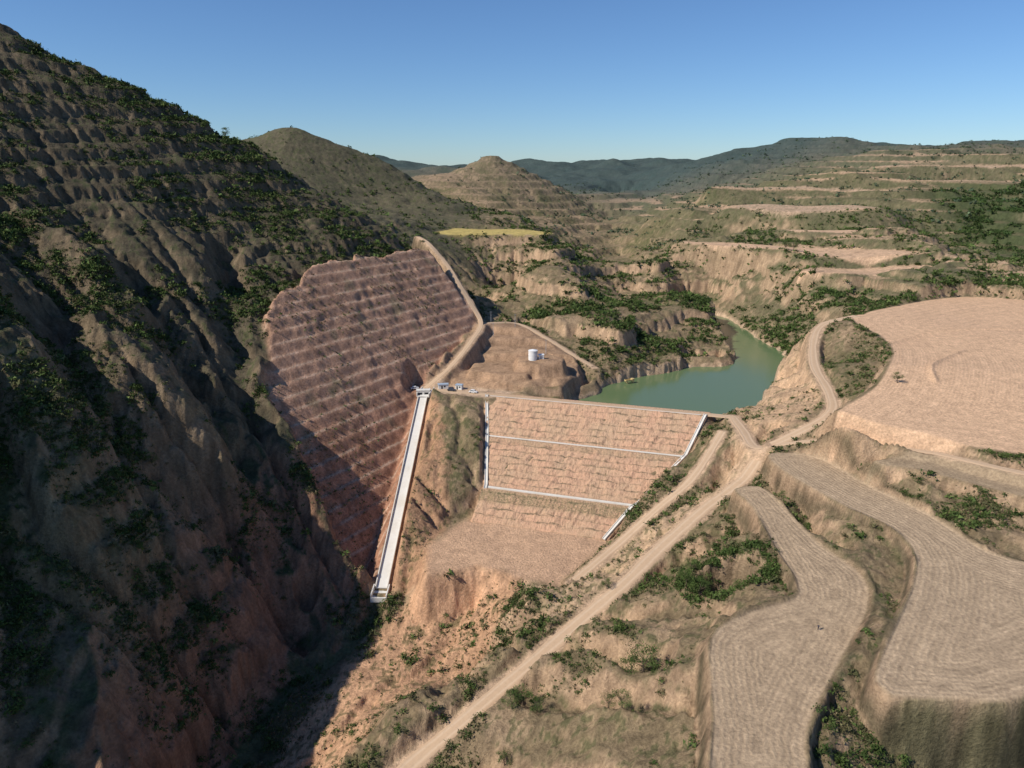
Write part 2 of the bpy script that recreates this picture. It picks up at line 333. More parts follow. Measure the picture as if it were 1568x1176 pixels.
FLO=[(-72,180),(-60,205),(-50,228),(-40,240),(-34,258),(4,236),(-6,212),(-14,200),(-24,196),(-36,185),(-48,162),(-58,135),(-60,100),(-80,100),(-80,150)]
WDG=[(-50,365),(-36,345),(-30,300),(-28,270),(-36,240),(-50,240)]
zone(PADS,C(.38,.24,.15),3,.85)
zone(CRL,C(.52,.37,.25),1.5,1,1)
zone(RBK,C(.54,.36,.225),3,.85,6)
zone(ABR,C(.56,.385,.245),3,.8,5)
zone(FLO,C(.57,.335,.20),3,.92,4)
zone(WDG,C(.45,.255,.15),2,.8,3)
zone(PLAT,C(.56,.36,.23),3,1.,2)
zone(PLT2,C(.48,.37,.13),3,1,4)
zone([(72,90),(82,129),(100,128),(120,131),(160,150),(160,90)],C(.13,.125,.06),2,.8,4)
stt=gn(sTT)(vx,vy);col=mixc(col,C(.56,.37,.235),ss(3,-1,stt+n2*3+n1*6)*nw)
s3=gf(sT3)(vx,vy);col=mixc(col,C(.50,.345,.23),ss(8,-4,s3+n1*24)*(1-nw))
for sA,c in ((sFA,C(.395,.288,.187)),(sFB,C(.40,.293,.192)),(sFC,C(.34,.25,.16)),(sFD,C(.58,.38,.24))):
    s=gn(sA)(vx,vy);col=mixc(col,c,ss(.6,-.6,s)*nw)
for sA in (sFA,sFB):
    s=gn(sA)(vx,vy);col=mixc(col,C(.10,.085,.05),np.exp(-((s-1.9)/.8)**2)*nw*ss(-.5,.2,n2+.2)*.85)
scut=gn(sCut)(vx,vy);cw=ss(2,-2,scut+gn(fbm(X,Y,11,4,4))(vx,vy)*4)*nw
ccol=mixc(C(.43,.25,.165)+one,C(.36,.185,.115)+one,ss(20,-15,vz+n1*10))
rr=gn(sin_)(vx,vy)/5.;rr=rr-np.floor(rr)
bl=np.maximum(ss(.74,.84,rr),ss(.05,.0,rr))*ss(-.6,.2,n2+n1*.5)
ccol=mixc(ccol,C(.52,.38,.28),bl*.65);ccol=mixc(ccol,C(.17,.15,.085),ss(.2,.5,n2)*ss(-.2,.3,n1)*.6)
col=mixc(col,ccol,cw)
dr=gn(dR)(vx,vy);col=mixc(col,C(.50,.345,.225),ss(1.6,.2,dr+n2*1.5)*nw)
col=mixc(col,C(.09,.08,.05),gn(pitm)(vx,vy)*.5*nw)
dc=gn(dC)(vx,vy);col=mixc(col,C(.12,.12,.06),ss(3.5,1.5,dc)*nw*.8)
sw=gn(sW)(vx,vy);col=mixc(col,C(.46,.33,.22),ss(2.2,.5,sw+n2)*nw)
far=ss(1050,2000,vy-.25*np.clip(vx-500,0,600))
col=mixc(col,C(.044,.072,.07),far*.93)  # distance haze painted into the ground colour, growing bluer with distance
sp_=fbm(vx,vy,1.5,2,7);sp2=fbm(vx,vy,4,3,1)
soft=1-.75*ss(.5,-.5,np.minimum(gn(sF)(vx,vy),gn(sPLAT)(vx,vy)))*nw
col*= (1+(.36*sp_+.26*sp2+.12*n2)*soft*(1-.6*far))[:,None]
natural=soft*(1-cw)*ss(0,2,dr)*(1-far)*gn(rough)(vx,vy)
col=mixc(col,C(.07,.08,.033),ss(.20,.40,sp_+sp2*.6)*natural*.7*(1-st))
col=np.clip(col,.01,.8)
field=(ss(.3,-.5,np.minimum(gn(sFA)(vx,vy),gn(sFB)(vx,vy)))+.75*ss(.3,-.5,np.minimum(gn(sFD)(vx,vy),gn(sFC)(vx,vy))))*nw
furr=gn(np.minimum(sFD,np.minimum(sFC,np.minimum(sFA,sFB))))(vx,vy)
def mesh_np(name,verts,quads,mat,cols=None,smooth_=True,attrs=None,corners=4):
    me=bpy.data.meshes.new(name);nv=len(verts);nf=len(quads)
    me.vertices.add(nv);me.vertices.foreach_set('co',np.asarray(verts,np.float32).ravel())
    me.loops.add(nf*corners);me.loops.foreach_set('vertex_index',np.asarray(quads,np.int32).ravel())
    me.polygons.add(nf);me.polygons.foreach_set('loop_start',np.arange(nf,dtype=np.int32)*corners)
    me.polygons.foreach_set('loop_total',np.full(nf,corners,np.int32))
    me.polygons.foreach_set('use_smooth',np.full(nf,smooth_,bool))
    me.update(calc_edges=True)
    if cols is not None:
        a=me.color_attributes.new('Col','FLOAT_COLOR','POINT')
        a.data.foreach_set('color',np.concatenate([cols,np.ones((nv,1))],1).astype(np.float32).ravel())
    for k,v in (attrs or {}).items():
        a=me.attributes.new(k,'FLOAT','POINT');a.data.foreach_set('value',np.asarray(v,np.float32).ravel())
    ob=bpy.data.objects.new(name,me);sc.collection.objects.link(ob);me.materials.append(mat);return ob
def grid_faces(r,c):
    i=np.arange(r-1)[:,None]*c+np.arange(c-1)[None,:];i=i.ravel()
    return np.stack([i,i+1,i+c+1,i+c],1)
# ------------------------------------------------------------------ materials
class NT:
    def __init__(s,name):
        s.m=bpy.data.materials.new(name);s.m.use_nodes=True;s.t=s.m.node_tree;s.t.nodes.clear()
        s.o=s.t.nodes.new('ShaderNodeOutputMaterial');s.b=s.t.nodes.new('ShaderNodeBsdfPrincipled')
        s.t.links.new(s.b.outputs[0],s.o.inputs[0]);s.b.inputs['Roughness'].default_value=.95
        s.b.inputs['Specular IOR Level'].default_value=.1
    def n(s,ty,**k):
        nd=s.t.nodes.new(ty)
        for a,v in k.items():
            if a in nd.inputs: nd.inputs[a].default_value=v
            else: setattr(nd,a,v)
        return nd
    def l(s,a,b): s.t.links.new(a,b)
    def math(s,op,a,b=None,clamp=False):
        nd=s.t.nodes.new('ShaderNodeMath');nd.operation=op;nd.use_clamp=clamp
        for i,v in enumerate((a,b)):
            if v is None: continue
            if isinstance(v,(int,float)): nd.inputs[i].default_value=v
            else: s.l(v,nd.inputs[i])
        return nd.outputs[0]
    def mix(s,f,a,b,bt='MIX'):
        nd=s.t.nodes.new('ShaderNodeMix');nd.data_type='RGBA';nd.blend_type=bt
        for i,v in ((0,f),(6,a),(7,b)):
            if isinstance(v,(int,float)): nd.inputs[i].default_value=v
            elif isinstance(v,tuple): nd.inputs[i].default_value=v+(1,)
            else: s.l(v,nd.inputs[i])
        return nd.outputs[2]
    def noise(s,scale,detail=4,rough=.6,vec=None):
        nd=s.n('ShaderNodeTexNoise');nd.inputs['Scale'].default_value=scale;nd.inputs['Detail'].default_value=detail;nd.inputs['Roughness'].default_value=rough
        if vec is not None: s.l(vec,nd.inputs['Vector'])
        return nd.outputs['Fac']
    def ramp(s,f,a,b):
        nd=s.n('ShaderNodeMapRange');nd.inputs[1].default_value=a;nd.inputs[2].default_value=b;s.l(f,nd.inputs[0]);return nd.outputs[0]
    def bump(s,h,st=.5,dist=.3):
        nd=s.n('ShaderNodeBump');nd.inputs['Strength'].default_value=st;nd.inputs['Distance'].default_value=dist;s.l(h,nd.inputs['Height']);s.l(nd.outputs[0],s.b.inputs['Normal'])
    def attr(s,nm): 
        nd=s.n('ShaderNodeAttribute');nd.attribute_name=nm;return nd
    def pos(s): return s.n('ShaderNodeTexCoord').outputs['Object']
T=NT('loess_ground');ps=T.pos()
c0=T.attr('Col').outputs['Color']
na=T.noise(1.1,6,.7,ps);nb=T.noise(.25,4,.6,ps)
v1=T.ramp(na,.3,.7);v2=T.ramp(nb,.3,.7)
k=T.math('ADD',T.math('MULTIPLY',v1,.65),.68)
k=T.math('MULTIPLY',k,T.math('ADD',T.math('MULTIPLY',v2,.25),.87))
fr=T.attr('furr').outputs['Fac'];fd=T.attr('field').outputs['Fac']
sn=T.math('SINE',T.math('ADD',T.math('MULTIPLY',fr,2*math.pi/1.5),T.math('MULTIPLY',nb,9.)))
big=T.math('SINE',T.math('ADD',T.math('MULTIPLY',fr,2*math.pi/5.3),T.math('MULTIPLY',nb,7.)))
brk=T.ramp(T.noise(.09,3,.6,ps),.35,.6)
fm=T.math('MULTIPLY',T.math('MULTIPLY',fd,brk),T.math('ADD',T.math('MULTIPLY',sn,.08),T.math('MULTIPLY',big,.08)))
k=T.math('MULTIPLY',k,T.math('ADD',fm,1.))
cc=T.n('ShaderNodeVectorMath',operation='SCALE');T.l(c0,cc.inputs[0]);T.l(k,cc.inputs['Scale'])
T.l(cc.outputs[0],T.b.inputs['Base Color'])
hh=T.math('ADD',T.math('MULTIPLY',na,T.math('SUBTRACT',1.3,T.math('MULTIPLY',fd,.7))),T.math('MULTIPLY',T.math('MULTIPLY',sn,fd),.06))
T.bump(hh,1.,.65)
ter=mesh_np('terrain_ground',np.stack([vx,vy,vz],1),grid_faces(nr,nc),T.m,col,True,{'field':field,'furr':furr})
# dam
Dm=NT('dam_face_soil');ps=Dm.pos()
sa=Dm.attr('s_').outputs['Fac'];da=Dm.attr('d_').outputs['Fac']
cv=Dm.n('ShaderNodeCombineXYZ');Dm.l(Dm.math('MULTIPLY',sa,1.1),cv.inputs[0]);Dm.l(Dm.math('MULTIPLY',da,.38),cv.inputs[1])
st_=Dm.noise(1.,5,.7,cv.outputs[0])
cv2=Dm.n('ShaderNodeCombineXYZ');Dm.l(Dm.math('MULTIPLY',sa,.12),cv2.inputs[0]);Dm.l(Dm.math('MULTIPLY',da,.9),cv2.inputs[1])
rw=Dm.noise(1.,4,.75,cv2.outputs[0]);nb=Dm.noise(.08,4,.6,ps);nf=Dm.noise(1.2,5,.7,ps)
rows=Dm.math('MULTIPLY',Dm.ramp(Dm.math('SINE',Dm.math('ADD',Dm.math('MULTIPLY',da,2*math.pi/3.9),Dm.math('MULTIPLY',nb,2.5))),.5,.95),Dm.ramp(rw,.45,.58))
cA=Dm.mix(Dm.ramp(nb,.35,.65),(.60,.36,.235),(.53,.355,.23))
cA=Dm.mix(Dm.math('MULTIPLY',Dm.ramp(st_,.48,.64),.65),cA,(.31,.19,.12))
cA=Dm.mix(Dm.math('MULTIPLY',rows,.85),cA,(.14,.115,.07))
cA=Dm.mix(Dm.math('MULTIPLY',Dm.ramp(nf,.55,.7),.5),cA,(.22,.19,.10))
gr=Dm.math('MULTIPLY',Dm.attr('gr').outputs['Fac'],Dm.ramp(nf,.35,.6))
cA=Dm.mix(gr,cA,(.15,.14,.07));Dm.l(cA,Dm.b.inputs['Base Color'])
Dm.bump(Dm.math('ADD',Dm.math('MULTIPLY',st_,.9),Dm.math('MULTIPLY',nf,.6)),1.,.7)
dl=np.concatenate([[-9],np.arange(-6.,78.3,.45)]);nu=300
DDm=np.repeat(dl[:,None],nu,1);rbl=np.interp(dl,RB_D,RB_S)+1.6;lbl=np.interp(dl,LB_D,LB_S)-1.8
uu=np.linspace(0,1,nu)
SSm=lbl[:,None]+(rbl-lbl)[:,None]*uu[None,:]
on=np.clip(np.minimum(DDm-.5,77-DDm)/2,0,1)
bm_=np.clip(np.minimum(np.abs(DDm-26.5)-1.8,np.abs(DDm-59)-2.2)/1.5,0,1)
ZZ=np.interp(DDm,PROF_D,PROF_Z)+on*bm_*(fbm(SSm+.3*DDm,DDm*.5,1.9,4,2)*.75+fbm(SSm,DDm,5,3,3)*.5)+.05
ZZ[:,0]-=5;ZZ[:,-1]-=5;ZZ[0]-=3;ZZ[-1]-=2
XX=-13.6+SSm*ex+DDm*nxn;YY=359+SSm*ey+DDm*nyn
grm=ss(5,1.5,np.abs(DDm-64))*.8+ss(2.5,1,np.abs(DDm-29.5))*.35
dam=mesh_np('earth_dam_embankment',np.stack([XX.ravel(),YY.ravel(),ZZ.ravel()],1),grid_faces(len(dl),nu),Dm.m,None,True,{'s_':SSm,'d_':DDm,'gr':grm})
me=dam.data
if me.polygons[nu*60].normal.z<0: me.flip_normals()
# concrete
Cc=NT('pale_concrete');ps=Cc.pos();n_=Cc.noise(.9,5,.7,ps);n__=Cc.noise(.12,3,.6,ps)
Cc.l(Cc.mix(Cc.ramp(n__,.3,.7),Cc.mix(n_,(.74,.72,.68),(.6,.58,.54)),Cc.mix(n_,(.66,.62,.55),(.52,.48,.42))),Cc.b.inputs['Base Color']);Cc.bump(n_,.3,.05)
def sweep(name,path,prof,mat,closed=False,smoothf=False):
    V=[];n=len(path);m=len(prof)
    for i,p in enumerate(path):
        a=np.array(path[max(i-1,0)]);b=np.array(path[min(i+1,n-1)]);t=b-a;t=t/np.linalg.norm(t)
        lat=np.array([t[1],-t[0],0]);lat/=np.linalg.norm(lat);upv=np.cross(lat,t)
        if upv[2]<0: upv=-upv
        for q in prof: V.append(np.array(p)+lat*q[0]+upv*q[1])
    F=[]
    for i in range(n-1):
        for j in range(m if closed else m-1):
            j2=(j+1)%m;F.append((i*m+j,i*m+j2,(i+1)*m+j2,(i+1)*m+j))
    me=bpy.data.meshes.new(name);me.from_pydata([tuple(v) for v in V],[],F)
    if closed:
        bm=bmesh.new();bm.from_mesh(me);bm.verts.ensure_lookup_table()
        try: bm.faces.new(bm.verts[:m]);bm.faces.new(bm.verts[-m:])
        except Exception: pass
        bmesh.ops.recalc_face_normals(bm,faces=bm.faces);bm.to_mesh(me);bm.free()
    for p_ in me.polygons: p_.use_smooth=smoothf
    me.materials.append(mat);ob=bpy.data.objects.new(name,me);sc.collection.objects.link(ob);return ob
def U(wi,h,t): return [(-wi-t,-.6),(-wi-t,h),(-wi,h),(-wi,.02),(wi,.02),(wi,h),(wi+t,h),(wi+t,-.6)]
def dp(s,d,dz=0.): return (-13.6+s*ex+d*nxn,359+s*ey+d*nyn,float(np.interp(d,PROF_D,PROF_Z))+dz)
def lin(a,b,k): return [tuple(np.array(a)+(np.array(b)-np.array(a))*i/k) for i in range(k+1)]
drain=bpy.data.objects.new('dam_drainage_channels',None);sc.collection.objects.link(drain)
def child(o,p): o.parent=p;return o
def LBs(d): return float(np.interp(d,LB_D,LB_S))
left=[dp(LBs(d),d,.35) for d in (-1,0,12,25,28,42,57,61)]
child(sweep('left_groin_channel',left,U(.5,.35,.25),Cc.m,True),drain)
rightp=[dp(float(np.interp(d,RB_D,RB_S)),d,.4) for d in (-1,0,12,25,28,42,57,61,78)]
child(sweep('right_groin_channel',rightp,U(.5,.35,.25),Cc.m,True),drain)
child(sweep('lower_berm_channel',[dp(s,59.5,.2) for s in np.linspace(20,86,12)],U(.5,.3,.25),Cc.m,True),drain)
child(sweep('upper_berm_channel',[dp(s,26.5,.1) for s in np.linspace(9.5,105.3,12)],U(.35,.2,.2),Cc.m,True),drain)
child(sweep('crest_kerb',[dp(s,-.4,.12) for s in np.linspace(2,111,20)],[(-.15,-.3),(-.15,.18),(.15,.18),(.15,-.3)],Cc.m,True),drain)
sp=bpy.data.objects.new('spillway',None);sc.collection.objects.link(sp)
child(sweep('chute',lin((-48,361,-1.6),(-52,246,-44.2),30),U(2.2,1.0,.35),Cc.m,True),sp)
child(sweep('stilling_basin',lin((-52,247,-45),(-52.2,240,-45.6),4),U(2.8,2.0,.45),Cc.m,True),sp)
child(sweep('basin_end_wall',lin((-55.4,239.8,-45.6),(-49,239.8,-45.6),2),[(-.3,-1),(-.3,1.0),(.3,1.0),(.3,-1)],Cc.m,True),sp)
child(sweep('inlet_apron',lin((-46,371,-.2),(-48,361.5,-1.),3),U(3.2,1.6,.4),Cc.m,True),sp)
def box(bm,c,s,rot=0.,mi=0,bev=.0):
    r=bmesh.ops.create_cube(bm,size=1,matrix=Matrix.Translation(c)@Matrix.Rotation(rot,4,'Z')@Matrix.Diagonal((*s,1)))
    fs=set(f for v in r['verts'] for f in v.link_faces)
    for f in fs: f.material_index=mi
    if bev: bmesh.ops.bevel(bm,geom=list(set(e for f in fs for e in f.edges)),offset=bev,segments=2,affect='EDGES',profile=.5)
def bmobj(name,bm,mats,parent=None,loc=(0,0,0),rot=0):
    me=bpy.data.meshes.new(name);bm.to_mesh(me);bm.free()
    for m in mats: me.materials.append(m)
    o=bpy.data.objects.new(name,me);o.location=loc;o.rotation_euler[2]=rot;sc.collection.objects.link(o)
    if parent: o.parent=parent
    return o
def simple(name,c,rough=.6,metal=0,spec=.3,var=.12,sc_=3.):
    m=NT(name);nn=m.noise(sc_,3,.6,m.pos());m.l(m.mix(nn,tuple(x*(1-var) for x in c),tuple(min(1,x*(1+var)) for x in c)),m.b.inputs['Base Color'])
    m.b.inputs['Roughness'].default_value=rough;m.b.inputs['Metallic'].default_value=metal;m.b.inputs['Specular IOR Level'].default_value=spec;return m.m
def hz(x,y): return float(H(np.array([float(x)]),np.array([float(y)]))[0][0])
dkm=simple('dark_opening',(.03,.03,.03),.9)
bm=bmesh.new()
box(bm,(0,0,1.0),(7,.5,2.6));box(bm,(-3.4,2.4,1.0),(.5,5,2.6));box(bm,(3.4,2.4,1.0),(.5,5,2.6));box(bm,(0,1.2,2.45),(7.6,3.2,.3));box(bm,(0,3.8,1.7),(.4,1.6,1.4))
box(bm,(-1.7,-.27,.6),(2.2,.08,1.5),0,1);box(bm,(1.7,-.27,.6),(2.2,.08,1.5),0,1)
for q in (-3.6,-1.2,1.2,3.6): box(bm,(q,-.3,3.1),(.08,.08,1.0))
box(bm,(0,-.3,3.6),(7.4,.07,.07))
bmobj('gate_deck',bm,[Cc.m,dkm],sp,(-48,364,-1.),.1)
wh2=simple('white_plaster',(.7,.69,.66),.7);rf=simple('sheet_roof',(.35,.42,.5),.5)
for (x,y,ro_,sx_) in ((-38,372.5,.2,5.5),(-29,371.5,-.3,3.6)):
    e=bpy.data.objects.new('site_hut',None);e.location=(x,y,hz(x,y));e.rotation_euler[2]=ro_;sc.collection.objects.link(e)
    bm=bmesh.new();box(bm,(0,0,1.2),(sx_,2.6,2.7));bmobj('walls',bm,[wh2],e)
    bm=bmesh.new();box(bm,(0,0,2.64),(sx_+.5,3.1,.16));box(bm,(0,0,2.78),(sx_+.1,1.2,.12));bmobj('roof',bm,[rf],e)
    bm=bmesh.new();box(bm,(-.8,-1.32,1.0),(.8,.05,1.9));box(bm,(.7,-1.32,1.5),(.9,.05,.8));bmobj('door_and_window',bm,[dkm],e)
# roads
Rd=NT('dirt_road');ps=Rd.pos();la=Rd.attr('lat').outputs['Fac'];n_=Rd.noise(.8,5,.7,ps);n2_=Rd.noise(.1,3,.6,ps)
rt_=Rd.ramp(Rd.math('ABSOLUTE',Rd.math('SUBTRACT',Rd.math('ABSOLUTE',la),.45)),.05,.22)
cR=Rd.mix(n2_,(.54,.385,.255),(.45,.31,.20));cR=Rd.mix(Rd.math('MULTIPLY',Rd.math('SUBTRACT',1.,rt_),.5),cR,(.58,.44,.31))
cR=Rd.mix(Rd.math('MULTIPLY',Rd.ramp(n_,.5,.75),.4),cR,(.33,.235,.16));Rd.l(cR,Rd.b.inputs['Base Color']);Rd.bump(Rd.math('ADD',n_,Rd.math('MULTIPLY',rt_,.3)),.5,.2)
for k,(P,hw,_s) in ROADS.items():
    P=smooth(P[::2] if len(P)>6 else P,1.5);n=len(P);m=11;V=[];L=[]
    for i,p in enumerate(P):
        t=P[min(i+1,n-1)]-P[max(i-1,0)];lt=np.array([t[1],-t[0],0]);lt/=np.linalg.norm(lt)+1e-9
        wob=hw*(1+.2*float(fbm(np.array([p[0]]),np.array([p[1]]),7,2,2)[0]))
        for j in range(m):
            a=-1+2*j/(m-1);drop=-.35 if abs(a)>.99 else 0.06*(abs(a)>.3 and abs(a)<.6)*-1
            V.append(p+lt*a*wob+np.array([0,0,.09+drop]));L.append(a)
    o=mesh_np('dirt_road',np.array(V),grid_faces(n,m),Rd.m,None,True,{'lat':L})
    if o.data.polygons[5].normal.z<0: o.data.flip_normals()
# water
Wm=NT('reservoir_water');Wm.b.inputs['Base Color'].default_value=(.115,.165,.075,1);Wm.b.inputs['Roughness'].default_value=.15;Wm.b.inputs['Specular IOR Level'].default_value=.3
Wm.bump(Wm.noise(.8,3,.6,Wm.pos()),.12,.15)
bm=bmesh.new()
gxs=np.arange(20,214,4.);gys=np.arange(330,640,4.);G_=gn(sW)
vd={}
def gv(i,j):
    if (i,j) not in vd: vd[(i,j)]=bm.verts.new((gxs[i],gys[j],-8))
    return vd[(i,j)]
for i in range(len(gxs)-1):
    for j in range(len(gys)-1):
        s=float(G_(np.array([gxs[i]+2.]),np.array([gys[j]+2.]))[0])
        if s<6: bm.faces.new([gv(i,j),gv(i+1,j),gv(i+1,j+1),gv(i,j+1)])
bmobj('reservoir_water',bm,[Wm.m])
# ------------------------------------------------------------------ vegetation
Lf=NT('foliage');fc=Lf.attr('Col').outputs['Color'];Lf.l(fc,Lf.b.inputs['Base Color']);Lf.b.inputs['Roughness'].default_value=.7
def vegmask(x,y,hi=2.2,lo=1.1):
    nw_=nearw(x,y);sl_=lerp(sFs(x,y),sN(x,y),nw_)
    m=ss(hi,lo,sl_)
    near=np.minimum(np.minimum(gn(sF)(x,y)-.5,gn(sPLAT)(x,y)),np.minimum(gn(sCut)(x,y)+2,gn(dR)(x,y)-0.5))
    near=np.minimum(near,np.minimum(gn(sP2)(x,y),gn(sPad)(x,y)));near=np.minimum(near,np.minimum(gn(sW)(x,y),gn(dS)(x,y)-5))
    near=np.minimum(near,gn(sTT)(x,y)+1)
    dmm=gn(np.maximum(md,mu))(x,y)
    m=m*lerp(ss(-2,6,gf(sT3)(x,y)),ss(0.3,1.5,near)*(1-ss(0,.1,dmm)),nw_)
    return m,sl_
def inpoly(x,y,poly): return sdf(x,y,poly)<0
BARE=[PADS,RBK,ABR,FLO,WDG]
def scatter(n,ymin,ymax,nf,rmin,rmax,cols,dens=None,flatten=.75,pw=1.,seed=0,xr=None,steep=False,clump=(-.25,.55),cut=False):
    R=np.random.RandomState(seed)
    y=ymin+(ymax-ymin)*R.rand(n*6)**pw;x=(R.rand(n*6)*2-1)*(50+.78*y)
    if xr: x=xr[0]+(xr[1]-xr[0])*R.rand(n*6)
    m,sl_=vegmask(x,y,*((4.,2.2) if steep else (2.2,1.1)))
    if cut: m=ss(0,-3,gn(sCut)(x,y))*ss(5,7,gn(dS)(x,y))*ss(0,2,gn(dR)(x,y))
    nn=fbm(x,y,28,3,5)+fbm(x,y,8,2,2)*.5
    pr=m*ss(clump[0],clump[1],nn)
    b=np.zeros(len(x),bool)
    for B in BARE: b|=inpoly(x,y,B)
    pr=np.where(b,pr*.14,pr)
    if dens is not None: pr=pr*dens(x,y)
    k=np.where(R.rand(len(x))<pr)[0][:n];x=x[k];y=y[k];n=len(x)
    zz,_=H(x,y)
    r=rmin+(rmax-rmin)*R.rand(n)**2.2
    c=np.array(cols)[R.randint(0,len(cols),n)]*R.uniform(.7,1.25,(n,1))
    d=R.normal(size=(n,nf,3));d/=np.linalg.norm(d,axis=2,keepdims=True);d[:,:,2]=np.abs(d[:,:,2])*1.0-.15
    lump=1+.35*np.sin(d[:,:,0]*3+R.rand(n,1)*6)*np.cos(d[:,:,1]*4+R.rand(n,1)*6)
    rad=(R.rand(n,nf)**.45)*lump
    ctr=d*rad[:,:,None]*r[:,None,None];ctr[:,:,2]=ctr[:,:,2]*flatten+r[:,None]*.25
    s=r[:,None,None,None]*(.55/math.sqrt(nf/14.))
    tri=R.normal(size=(n,nf,3,3))*.62*s
    V=ctr[:,:,None,:]+tri+np.stack([x,y,zz],1)[:,None,None,:]
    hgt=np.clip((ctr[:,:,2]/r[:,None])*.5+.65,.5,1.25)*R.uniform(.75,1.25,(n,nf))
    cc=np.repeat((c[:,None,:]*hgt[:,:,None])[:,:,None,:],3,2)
    return V.reshape(-1,3),cc.reshape(-1,3)
def vegobj(name,parts):
    V=np.concatenate([p[0] for p in parts]);Cq=np.concatenate([p[1] for p in parts])
    return mesh_np(name,V,np.arange(len(V)).reshape(-1,3),Lf.m,Cq,False,None,3)
dry=[(.17,.14,.075),(.14,.125,.06),(.11,.115,.05),(.2,.16,.09)]
gre=[(.065,.10,.026),(.085,.125,.035),(.05,.078,.022),(.10,.135,.04)]
hazed_gre=lambda t:[tuple((1-t)*q+t*w_ for q,w_ in zip(g,(.085,.115,.12))) for g in gre]  # foliage greens with aerial haze blue mixed in, for distant scrub
vegobj('grass_tufts',[scatter(46000,85,270,6,.2,.6,dry+gre[:2],seed=1),scatter(26000,200,480,5,.3,.8,dry+gre[:2],seed=2),
  scatter(16000,110,330,6,.3,.8,gre+dry[1:3],seed=21,xr=(-230,-80),steep=True),
  scatter(1500,250,480,6,.3,.8,gre+dry[:2],seed=22,xr=(-125,-20),cut=True)])
vegobj('scrub_vegetation',[scatter(3600,85,240,80,.5,2.0,gre+dry[1:3],seed=3,clump=(-.4,.5)),
  scatter(7000,200,520,34,.6,2.4,gre+dry[2:3],lambda x,y:.55+.45*ss(440,480,y),seed=4,clump=(-.4,.5)),
  scatter(4500,300,520,28,.7,2.4,gre,lambda x,y:.8+0*x,seed=14,xr=(-330,-60)),
  scatter(3000,110,330,46,.6,2.2,gre,seed=15,xr=(-230,-80),steep=True,clump=(-.1,.5)),
  scatter(10500,450,900,18,1.0,3.2,gre,lambda x,y:1-.75*ss(-30,-60,x),seed=5,steep=True,clump=(-.35,.45)),
  scatter(3600,850,2000,10,1.5,4.,hazed_gre(.35),lambda x,y:ss(-150,50,x),seed=6)])
vegobj('valley_woodland',[scatter(4600,560,1000,24,2.4,5.0,[(.05,.085,.025),(.065,.1,.03),(.045,.07,.022)],lambda x,y:ss(20,70,(x-430)*.8-(y-560)*.15)*3,seed=7),
  scatter(2100,420,760,44,1.6,4.2,gre[:3],lambda x,y:ss(-10,15,x)*ss(255,220,x)*ss(-.3,.2,fbm(x,y,40,2,1))*2,seed=8),
  scatter(480,88,128,70,1.,2.6,gre[:3],lambda x,y:5*ss(72,80,x),seed=9,xr=(70,140),steep=True,clump=(-.6,.0)),
  scatter(260,186,212,70,1.,2.4,gre[:3],lambda x,y:6*ss(1.7,1.2,np.hypot((x-69)/10,(y-198)/9)),seed=10,xr=(52,84),steep=True,clump=(-.8,-.2))])
Bk=simple('bark',(.11,.085,.06),.9,0,.1,.3,6.)
def tree(x,y,h,seed,cols=gre,nleaf=1500,spread=.42):
    R=np.random.RandomState(seed);z0=hz(x,y)
    e=bpy.data.objects.new('tree',None);e.location=(x,y,z0-.15);sc.collection.objects.link(e)
    bm=bmesh.new()
    def limb(a,b,r0,r1):
        a=Vector(a);b=Vector(b);d=b-a
        mt=Matrix.Translation((a+b)/2)@d.to_track_quat('Z','Y').to_matrix().to_4x4()
        bmesh.ops.create_cone(bm,cap_ends=True,segments=7,radius1=r0,radius2=r1,depth=d.length,matrix=mt)
    tr=h*.035;top=Vector((R.uniform(-.4,.4),R.uniform(-.4,.4),h*.45))
    limb((0,0,-.4),top*.5,tr,tr*.8);limb(top*.5,top,tr*.8,tr*.55)
    cs=[]
    for i in range(10):
        a=i*2.4+R.rand();rr=h*spread*R.uniform(.4,1.);hh_=h*R.uniform(.35,.95)
        st=top*R.uniform(.5,1.);en=Vector((math.cos(a)*rr,math.sin(a)*rr,hh_));mid=(st+en)/2+Vector((0,0,-.05*h))
        limb(st,mid,tr*.45,tr*.3);limb(mid,en,tr*.3,tr*.1);cs.append((en,h*R.uniform(.13,.25)))
    cs.append((Vector((top.x,top.y,h*.95)),h*.17))
    bmobj('trunk_and_limbs',bm,[Bk],e)
    k=nleaf;ci=R.randint(0,len(cs),k);cen=np.array([tuple(c[0]) for c in cs])[ci];cr=np.array([c[1] for c in cs])[ci]
    d=R.normal(size=(k,3));d/=np.linalg.norm(d,axis=1,keepdims=True);ct=cen+d*(R.rand(k,1)**.4)*cr[:,None]*np.array([1.15,1.15,.8])
    V=ct[:,None,:]+R.normal(size=(k,3,3))*h*.018
    c=np.array(cols)[R.randint(0,len(cols),len(cs))][ci]*R.uniform(.6,1.4,(k,1))
    o=vegobj('crown',[(V.reshape(-1,3),np.repeat(c[:,None,:],3,1).reshape(-1,3))]);o.parent=e
for i,(x,y,h) in enumerate([(59,193,7),(56,199,6),(62,202,7),(66,192,7),(70,190,6),(75,199,6),(60,206,5),(36,162,9),(33,165,7),(39,166,6),(3,168,7),(0,164,6),(-2,150,4.5),(7,163,5),(78,226,4),(249,631,11),(243,634,9),(-150,255,5.5),(171,300,5),(-117,196,4),(33,215,4),(-118,150,5),(28,148,5),(25,151,4),(190,432,6),(-193,503,7),(-128,232,4.5),(240,560,7),(99,236,3.5),(-140,262,4),(-108,240,4)]):
    tree(x,y,h,i+5)
